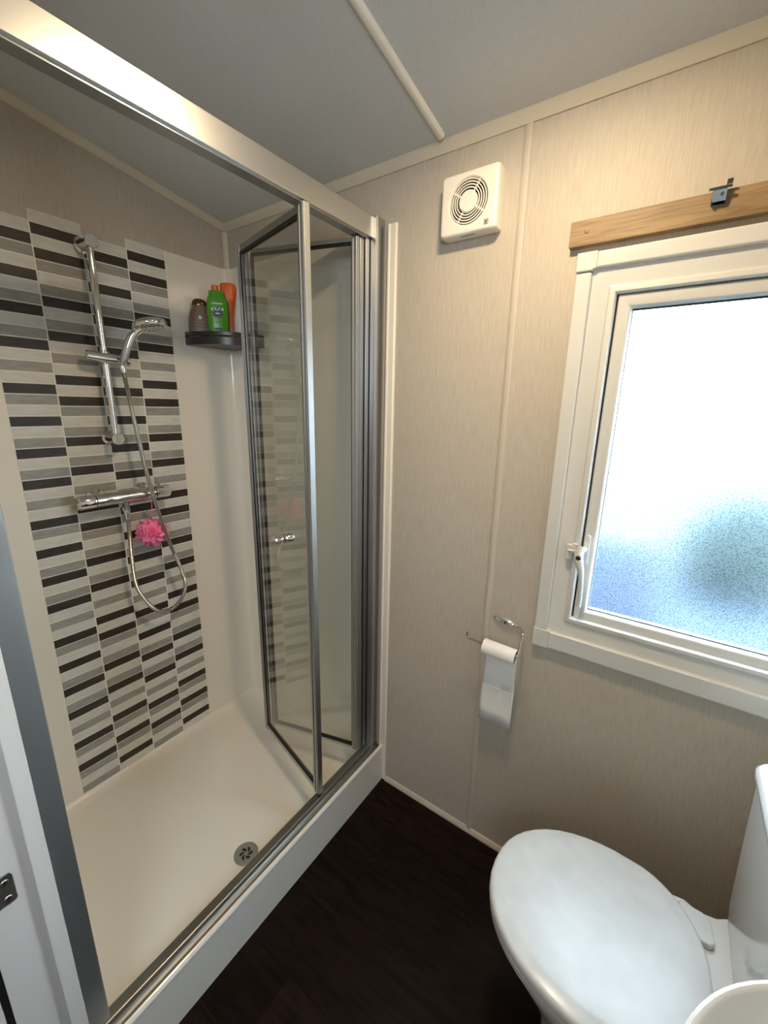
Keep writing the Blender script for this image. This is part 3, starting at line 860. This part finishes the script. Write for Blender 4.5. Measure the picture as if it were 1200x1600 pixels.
for dx_, dz, w_, hh in ((0, 0.030, 0.018, 0.0022), (-0.017, 0.011, 0.0035, 0.004), (-0.006, 0.012, 0.002, 0.005), (0.0, 0.009, 0.0015, 0.004), (0.006, 0.013, 0.002, 0.004), (0.017, 0.012, 0.004, 0.004), (0, -0.002, 0.007, 0.0025)):
    q = o_ + wdir * dx_ + Vector((0, 0, dz)); loft(bm, [[q + fdir * (0.0018 * s) + wdir * x + Vector((0, 0, z)) for x, z in ((-w_, -hh), (w_, -hh), (w_, hh), (-w_, hh))] for s in (0, 1)], smooth=False)
obj('printed_lettering', bm, 'inkpale', r_)

oc = (0.077, -0.060)
r_ = bottle('sun_lotion_bottle', oc, ANG, [(0, 0.034, 0.017), (0.004, 0.036, 0.019), (0.060, 0.0325, 0.018), (0.120, 0.0280, 0.017), (0.165, 0.0265, 0.016), (0.170, 0.0265, 0.0165)], 'orange', 'tall orange bottle with matching cap behind the green bottle')
bm = new_bm(); loft(bm, [ellipse_ring(oc, w, d, SF + h, ANG) for h, w, d in [(0.1702, 0.0275, 0.018), (0.198, 0.0285, 0.0185), (0.206, 0.026, 0.017), (0.209, 0.018, 0.012)]])
obj('bottle_cap', bm, 'orange', r_)
oc2 = (0.034, -0.084)
r_ = bottle('lotion_bottle', oc2, ANG, [(0, 0.016, 0.012), (0.004, 0.017, 0.013), (0.12, 0.017, 0.013), (0.150, 0.013, 0.011)], 'orange', 'small orange bottle almost hidden between green bottle and tiled wall')
bm = new_bm(); loft(bm, [ellipse_ring(oc2, 0.012, 0.010, SF + h, ANG) for h in (0.1502, 0.203)])
obj('bottle_cap', bm, 'orange', r_)
wc = (0.137, -0.046)
r_ = bottle('conditioner_bottle', wc, ANG, [(0, 0.033, 0.018), (0.004, 0.035, 0.020), (0.080, 0.033, 0.019), (0.130, 0.026, 0.017), (0.172, 0.019, 0.015), (0.176, 0.018, 0.014)], 'whitep', 'white bottle partly behind the folded glass door on the corner shelf')
bm = new_bm(); loft(bm, [ellipse_ring(wc, w, 0.014, SF + h, ANG) for h, w in [(0.1762, 0.018), (0.188, 0.017)]])
obj('bottle_cap', bm, 'whitep', r_)

# ------------------------------------------------------------------ extractor fan
fan = thing('extractor_fan', (0.994, 0.0, 1.80), 'square cream extractor fan with round grille high on window wall', 'extractor fan')
bm = new_bm()
fx, fz = 0.994, 1.8635
hw, hh, rr = 0.073, 0.066, 0.009
def rrect(hw, hh, r, n=96):
    out = []
    for i in range(n):
        a = 2 * PI * i / n; ca, sa = math.cos(a), math.sin(a)
        k = 1 / ((abs(ca) / hw) ** 26 + (abs(sa) / hh) ** 26) ** (1 / 26)
        out.append((fx + k * ca, fz + k * sa))
    return out
rings = []
for y, e in ((0.0, -0.0015), (-0.006, -0.0010), (-0.007, 0.0), (-0.0335, 0.0), (-0.0375, -0.0015), (-0.0398, -0.0045)):
    rings.append([(x, y, z) for x, z in rrect(hw + e, hh + e, rr)])
# dished recess ring for the grille
n_ = len(rings[0])
def circ(r, y):
    # match vertex order of rrect by direction
    out = []
    for x, z in rrect(hw, hh, rr):
        a = math.atan2(z - fz, x - fx); out.append((fx - 0.001 + r * math.cos(a), y, fz + 0.002 + r * math.sin(a)))
    return out
rings += [[(x, -0.0405, z) for x, z in rrect(hw - 0.008, hh - 0.008, rr)], circ(0.051, -0.0405), circ(0.0485, -0.0380), circ(0.0475, -0.022)]
loft(bm, rings, cap0=True, cap1=True)
body = obj('fan_housing', bm, 'fan', fan)
body.data.polygons[-1].use_smooth = False
bm = new_bm(); lathe(bm, (fx - 0.001, -0.0222, fz + 0.002), (0, -1, 0), [(0, 0.0475), (0.001, 0.0475), (0.001, 0)], 40)
obj('fan_recess', bm, 'black', fan)
bm = new_bm()
C0 = (fx - 0.001, fz + 0.002)
for r in (0.0455, 0.0398, 0.0341, 0.0284):
    ringpts = [(C0[0] + r * math.cos(2 * PI * i / 48), -0.038, C0[1] + r * math.sin(2 * PI * i / 48)) for i in range(48)]
    V = []
    for x, y, z in ringpts:
        d = Vector((x - C0[0], 0, z - C0[1])).normalized()
        V.append([bm.verts.new(Vector((x, 0, z)) + d * a + Vector((0, b_, 0))) for a, b_ in ((-0.0012, -0.0398), (0.0012, -0.0398), (0.0012, -0.0372), (-0.0012, -0.0372))])
    for i in range(48):
        A, B = V[i], V[(i + 1) % 48]
        for k_ in range(4): bm.faces.new((A[k_], A[(k_ + 1) % 4], B[(k_ + 1) % 4], B[k_]))
for i in range(4):
    a = PI / 4 + i * PI / 2 + 0.2
    d = Vector((math.cos(a), 0, math.sin(a))); s_ = Vector((-d.z, 0, d.x)) * 0.0022
    pa, pb = Vector((C0[0], 0, C0[1])) + d * 0.022, Vector((C0[0], 0, C0[1])) + d * 0.0485
    loft(bm, [[p_ + s_ + Vector((0, -0.037, 0)), p_ - s_ + Vector((0, -0.037, 0)), p_ - s_ + Vector((0, -0.033, 0)), p_ + s_ + Vector((0, -0.033, 0))] for p_ in (pa, pb)], smooth=False)
lathe(bm, (C0[0], -0.033, C0[1]), (0, -1, 0), [(0, 0.0235), (0.006, 0.0235), (0.008, 0.021), (0.008, 0)], 36)
obj('fan_grille', bm, 'fan', fan)
bm = new_bm()
lx, lz, hs_ = 1.0425, 1.8125, 0.0052
for a, b_ in (((-1, -1), (1, -0.8)), ((-1, 0.8), (1, 1)), ((-1, -1), (-0.8, 1)), ((0.8, -1), (1, 1)), ((-0.5, -0.55), (-0.1, 0.55)), ((0.0, -0.6), (0.25, 0.2)), ((0.25, -0.2), (0.55, 0.6))):
    box(bm, (lx + a[0] * hs_, -0.0411, lz + a[1] * hs_), (lx + b_[0] * hs_, -0.0404, lz + b_[1] * hs_))
obj('fan_badge', bm, 'black', fan)
bm = new_bm(); box(bm, (0.975, -0.031, 1.7968), (1.010, -0.025, 1.7990)); cyl(bm, (0.992, -0.0398, 1.8055), (0.992, -0.0412, 1.8055), 0.0010, 8)
obj('fan_vent_slot', bm, 'alu_dark', fan)

# ------------------------------------------------------------------ oak batten and hook
bt = thing('wooden_batten', (1.58, 0.0, 1.73), 'light oak wooden batten fixed to the wall above the window', 'wooden rail')
bm = new_bm(); box(bm, (1.229, -0.018, 1.7305), (1.925, 0.0, 1.7795)); obj('batten_board', bm, 'wood', bt, bevel=0.0008)
for xs_ in (1.2618, 1.895):
    bm = new_bm(); lathe(bm, (xs_, -0.0178, 1.7575), (0, -1, 0), [(0, 0.0048), (0.0012, 0.0045), (0.002, 0.002), (0.002, 0)], 16)
    obj('screw_cap', bm, 'wood', bt)
hk = thing('blind_bracket', (1.481, -0.018, 1.756), 'small shiny metal blind bracket clipped on the oak batten', 'bracket')
bm = new_bm()
hx = 1.4815
box(bm, (hx - 0.0105, -0.0200, 1.7560), (hx + 0.0105, -0.0182, 1.7790))
box(bm, (hx - 0.0105, -0.0350, 1.7775), (hx + 0.0105, -0.0182, 1.7790))
box(bm, (hx - 0.0110, -0.0350, 1.7570), (hx - 0.0095, -0.0182, 1.7620)); 
loft(bm, [[(hx - 0.0105 + 0.021 * s, -0.0350, 1.7790), (hx - 0.0105 + 0.021 * s, -0.0335, 1.7790), (hx - 0.0105 + 0.021 * s, -0.0285, 1.7585), (hx - 0.0105 + 0.021 * s, -0.0300, 1.7580)] for s in (0, 1)], smooth=False)
obj('bracket_plate', bm, 'hook', hk, bevel=0.0004)
bm = new_bm()
box(bm, (hx - 0.0165, -0.037, 1.7755), (hx + 0.0165, -0.034, 1.7795)); box(bm, (hx + 0.008, -0.037, 1.779), (hx + 0.0105, -0.0195, 1.788)); box(bm, (hx + 0.008, -0.0375, 1.7865), (hx + 0.0165, -0.0195, 1.7885))
cyl(bm, (hx + 0.004, -0.0312, 1.768), (hx + 0.004, -0.0345, 1.769), 0.0028, 12)
obj('bracket_clip', bm, 'hook', hk, bevel=0.0004)

# ------------------------------------------------------------------ toilet roll holder and roll
th = thing('toilet_roll_holder', (1.17, 0.0, 0.80), 'chrome wire toilet roll holder screwed to wall left of window', 'toilet roll holder')
bm = new_bm()
rg = []
for i in range(13):
    t = -1 + 2 * i / 12; x = 1.170 + 0.0365 * t; h_ = 0.0085 * math.sqrt(max(0.05, 1 - abs(t) ** 2.6)) + 0.001; d_ = 0.012 * math.sqrt(max(0.08, 1 - abs(t) ** 2.5))
    z = 0.8055 - 0.004 * t
    rg.append([(x, -0.0005 - d_ * max(0, math.sin(a)), z + h_ * math.cos(a)) for a in [2 * PI * k_ / 16 for k_ in range(16)]])
loft(bm, rg); obj('holder_plate', bm, 'chrome', th)
bm = new_bm(); lathe(bm, (1.171, -0.0118, 0.806), (0, -1, 0), [(0, 0.0032), (0.0010, 0.0030), (0.0013, 0)], 14); obj('screw_head', bm, 'black', th)
bm = new_bm()
wp = [(1.204, -0.006, 0.8015), (1.214, -0.010, 0.8010), (1.2230, -0.020, 0.7990), (1.2265, -0.030, 0.7920), (1.2270, -0.045, 0.770), (1.2270, -0.060, 0.750), (1.2240, -0.0635, 0.7475), (1.215, -0.064, 0.7475)]
tube(bm, catmull(wp, 6) + [Vector((1.10, -0.064, 0.7525)), Vector((1.086, -0.064, 0.7530))], 0.0027, 10)
tube(bm, catmull([(1.088, -0.064, 0.7530), (1.0835, -0.064, 0.7545), (1.082, -0.0635, 0.760), (1.082, -0.063, 0.770)], 5), 0.0022, 10)
obj('wire_arm', bm, 'wirem', th)
tr_ = thing('toilet_roll', (1.179, -0.068, 0.725), 'nearly finished white toilet roll with paper sheet hanging down', 'toilet roll')
bm = new_bm()
rc = Vector((1.133, -0.0625, 0.7445)); rd = Vector((0.0905, 0, -0.0035)).normalized()
def hollow(bm, p, d, L, ro, ri, seg=36):
    _, u, w = frame_of(d); V = []
    for t, r in ((0, ro), (L, ro), (L, ri), (0, ri)):
        V.append([bm.verts.new(p + d * t + (u * math.cos(2 * PI * i / seg) + w * math.sin(2 * PI * i / seg)) * r) for i in range(seg)])
    for k_ in range(4):
        A, B = V[k_], V[(k_ + 1) % 4]
        for i in range(seg):
            j = (i + 1) % seg; f = bm.faces.new((A[i], A[j], B[j], B[i])); f.smooth = k_ in (0, 2)
hollow(bm, rc, rd, 0.0905, 0.0215, 0.0190); obj('paper_roll', bm, 'paper', tr_)
bm = new_bm(); hollow(bm, rc + rd * 0.001, rd, 0.0885, 0.0191, 0.0183); obj('cardboard_core', bm, 'card', tr_)
bm = new_bm()
prof = [(-0.0415, 0.742), (-0.0405, 0.735), (-0.0400, 0.720), (-0.0395, 0.680), (-0.0390, 0.640), (-0.0372, 0.6120), (-0.0368, 0.6100), (-0.0385, 0.6080), (-0.0390, 0.57), (-0.0400, 0.53), (-0.0415, 0.4880)]
rows = []
for k_, (y, z) in enumerate(prof):
    t = k_ / (len(prof) - 1); xl = 1.1335 - 0.007 * t; xr = 1.2210 + 0.0015 * t
    rows.append([bm.verts.new((xl + (xr - xl) * i / 12, y + 0.0022 * math.sin(i * 0.9 + k_ * 0.8) * t, z - 0.003 * (i / 12) * (1 - t) + 0.004 * t * (i / 12))) for i in range(13)])
for A, B in zip(rows, rows[1:]):
    for i in range(12):
        f = bm.faces.new((A[i], A[i + 1], B[i + 1], B[i])); f.smooth = True
sheet = obj('hanging_sheet', bm, 'paper', tr_)
md = sheet.modifiers.new('solid', 'SOLIDIFY'); md.thickness = 0.0006

# ------------------------------------------------------------------ toilet
TYC = -0.345
to = thing('toilet', (1.60, TYC, 0.0), 'white close coupled toilet with lid closed below the window', 'toilet')
def dshape(x_front, x_back, hw, n=44, yc=TYC, sq=2.3, bulge=0.045, corner=0.15):
    """plan outline of the seat: rounded front towards -x, gently bowed back"""
    pts = []
    xm_ = x_front + 0.245 * (x_back - x_front) / 0.385
    xm_ = x_front + (x_back - x_front) * 0.56
    for i in range(n):
        a = 2 * PI * i / n
        ca, sa = math.cos(a), math.sin(a)
        if ca < 0:   # front half: ellipse
            x = xm_ + (xm_ - x_front) * ca; y = hw * math.copysign(abs(sa) ** 0.92, sa)
        else:
            e = 0.42
            x = xm_ + (x_back - xm_) * abs(ca) ** e * (1 - 0.0)
            y = hw * math.copysign(abs(sa) ** 0.62, sa) * (1 - 0.13 * min(1, abs(ca) ** 1.2))
            x -= 0.047 * min(1, (abs(y) / hw)) ** 2.2 * abs(ca) ** 0.4
        pts.append((x, yc + y))
    return pts
# lid, slightly domed
def off_ring(pts, s, z, cx=1.50, cy=TYC):
    return [(cx + (x - cx) * s, cy + (y - cy) * s, z) for x, y in pts]
lidp = dshape(1.3005, 1.690, 0.1775)
bm = new_bm()
loft(bm, [off_ring(lidp, 0.985, 0.4010), off_ring(lidp, 1.0, 0.4030), off_ring(lidp, 1.0, 0.4105), off_ring(lidp, 0.992, 0.4160), off_ring(lidp, 0.975, 0.4190), off_ring(lidp, 0.95, 0.4205), off_ring(lidp, 0.85, 0.4240), off_ring(lidp, 0.835, 0.4243), off_ring(lidp, 0.6, 0.4244), off_ring(lidp, 0.3, 0.4245)])
obj('lid', bm, 'lid', to)
seatp = dshape(1.3030, 1.684, 0.1760)
bm = new_bm()
loft(bm, [off_ring(seatp, 0.98, 0.3830), off_ring(seatp, 1.0, 0.3850), off_ring(seatp, 1.0, 0.3960), off_ring(seatp, 0.985, 0.3990)])
obj('seat', bm, 'lid', to)
bm = new_bm()
def pan_ring(xf, xb, hw, z, yc=TYC):
    pts = []
    n = 44
    for i in range(n):
        a = 2 * PI * i / n; ca, sa = math.cos(a), math.sin(a)
        cx_ = (xf + xb) / 2; hx_ = (xb - xf) / 2
        pw = 0.95 if ca < 0 else 0.55
        pts.append((cx_ + hx_ * math.copysign(abs(ca) ** pw, ca), yc + hw * math.copysign(abs(sa) ** 0.85, sa), z))
    return pts
loft(bm, [pan_ring(1.445, 1.86, 0.105, 0.0), pan_ring(1.445, 1.86, 0.106, 0.02), pan_ring(1.435, 1.85, 0.105, 0.12), pan_ring(1.405, 1.84, 0.125, 0.22), pan_ring(1.350, 1.83, 0.158, 0.31), pan_ring(1.322, 1.81, 0.168, 0.355), pan_ring(1.316, 1.80, 0.170, 0.378), pan_ring(1.322, 1.79, 0.166, 0.3815)])
obj('bowl', bm, 'ceramic', to)
# rear deck carrying the cistern
bm = new_bm()
dk = []
for y_, x0_ in ((-0.175, 1.60), (-0.166, 1.650), (-0.176, 1.675), (-0.170, 1.705), (-0.150, 1.735), (-0.140, 1.80), (-0.140, 1.93)):
    dk.append((x0_, y_))
full = dk + [(x, 2 * TYC - y) for x, y in dk[::-1]]
rings = []
for s, z in ((0.93, 0.30), (0.99, 0.36), (1.0, 0.380), (0.99, 0.3870), (0.975, 0.3890)):
    rings.append([(1.765 + (x - 1.765) * s, TYC + (y - TYC) * s, z) for x, y in full])
loft(bm, rings); obj('pan_deck', bm, 'ceramic', to, bevel=0.004)
for s in (1, -1):
    bm = new_bm(); yc_ = TYC + s * 0.127
    prism(bm, [(1.640, yc_ - 0.030), (1.691, yc_ - 0.030), (1.6985, yc_ - 0.022), (1.6935, yc_ + 0.020), (1.680, yc_ + 0.030), (1.640, yc_ + 0.030)], 'z', 0.3895, 0.4035)
    obj('hinge_cover', bm, 'lid', to, bevel=0.003)
# cistern
def cis_ring(x0_, x1_, y0_, y1_, z, r=0.035, bow=0.0, n=6):
    out = []
    for cx_, cy_, a0 in ((x1_ - 0.008, y1_ - 0.008, 0), (x0_ + r, y1_ - r, PI / 2), (x0_ + r, y0_ + r, PI), (x1_ - 0.008, y0_ + 0.008, 1.5 * PI)):
        rr_ = 0.008 if cx_ > (x0_ + x1_) / 2 else r
        for i in range(n + 1):
            a = a0 + PI / 2 * i / n; out.append((cx_ + rr_ * math.cos(a), cy_ + rr_ * math.sin(a), z))
    return out
bm = new_bm()
cy0, cy1 = -0.118, 2 * TYC + 0.118
loft(bm, [cis_ring(1.735, 1.93, cy1 + 0.030, cy0 - 0.030, 0.390), cis_ring(1.722, 1.935, cy1 + 0.026, cy0 - 0.026, 0.398), cis_ring(1.718, 1.94, cy1 + 0.018, cy0 - 0.018, 0.44), cis_ring(1.714, 1.945, cy1 + 0.004, cy0 - 0.004, 0.60), cis_ring(1.711, 1.945, cy1, cy0, 0.722)])
obj('cistern', bm, 'ceramic', to)
bm = new_bm()
loft(bm, [cis_ring(1.708, 1.947, cy1 - 0.003, cy0 + 0.003, 0.7225), cis_ring(1.706, 1.947, cy1 - 0.005, cy0 + 0.005, 0.726), cis_ring(1.706, 1.947, cy1 - 0.005, cy0 + 0.005, 0.738), cis_ring(1.710, 1.945, cy1 - 0.001, cy0 + 0.001, 0.745), cis_ring(1.722, 1.94, cy1 + 0.012, cy0 - 0.012, 0.749)])
obj('cistern_lid', bm, 'ceramic', to)
bm = new_bm(); lathe(bm, (1.83, TYC, 0.7485), (0, 0, 1), [(0, 0.023), (0.004, 0.022), (0.006, 0.018), (0.006, 0)], 30); obj('flush_button', bm, 'chrome', to)

# ------------------------------------------------------------------ wash basin
ba = thing('wash_basin', (1.757, -0.772, 0.0), 'round white wash basin in the bottom right corner, in front of the toilet cistern', 'basin')
bm = new_bm(); BC = (1.755, -0.770); RB = 0.189
lathe(bm, (BC[0], BC[1], 0.0), (0, 0, 1), [(0.70, 0.075), (0.705, 0.085), (0.74, 0.125), (0.785, 0.165), (0.820, 0.181), (0.836, RB), (0.8395, RB - 0.001), (0.8405, RB - 0.004), (0.8390, RB - 0.0068), (0.8360, RB - 0.0085), (0.826, RB - 0.0125), (0.812, RB - 0.020), (0.78, RB - 0.04), (0.745, RB - 0.08), (0.733, 0.05), (0.730, 0.022), (0.728, 0.0)], 72)
obj('basin_bowl', bm, 'ceramic', ba)
bm = new_bm(); lathe(bm, (BC[0] + 0.02, BC[1], 0.001), (0, 0, 1), [(0, 0.10), (0.02, 0.10), (0.10, 0.075), (0.60, 0.070), (0.699, 0.085)], 40)
obj('pedestal', bm, 'ceramic', ba)
bm = new_bm(); lathe(bm, (BC[0], BC[1], 0.7285), (0, 0, 1), [(0, 0.021), (0.003, 0.020), (0.004, 0.015), (0.004, 0)], 28); obj('basin_waste', bm, 'chrome', ba)

# ------------------------------------------------------------------ ceiling lamp
lm = thing('ceiling_lamp', (LAMP[0], LAMP[1], LAMP[2] - 0.03), 'small round ceiling lamp above the middle of the bathroom', 'lamp')
nrm = Vector((0, -CS, -1)).normalized()
bm = new_bm(); lathe(bm, (LAMP[0], LAMP[1], LAMP[2] + 0.004), nrm, [(0, 0.070), (0.020, 0.070), (0.026, 0.066), (0.026, 0.058), (0.020, 0.056), (0.020, 0)], 40)
obj('lamp_base', bm, 'upvc', lm)
bm = new_bm(); lathe(bm, (LAMP[0], LAMP[1], LAMP[2] + 0.004), nrm, [(0.0205, 0.055), (0.028, 0.054), (0.034, 0.045), (0.038, 0.025), (0.039, 0)], 40)
obj('lamp_diffuser', bm, 'lampglass', lm)
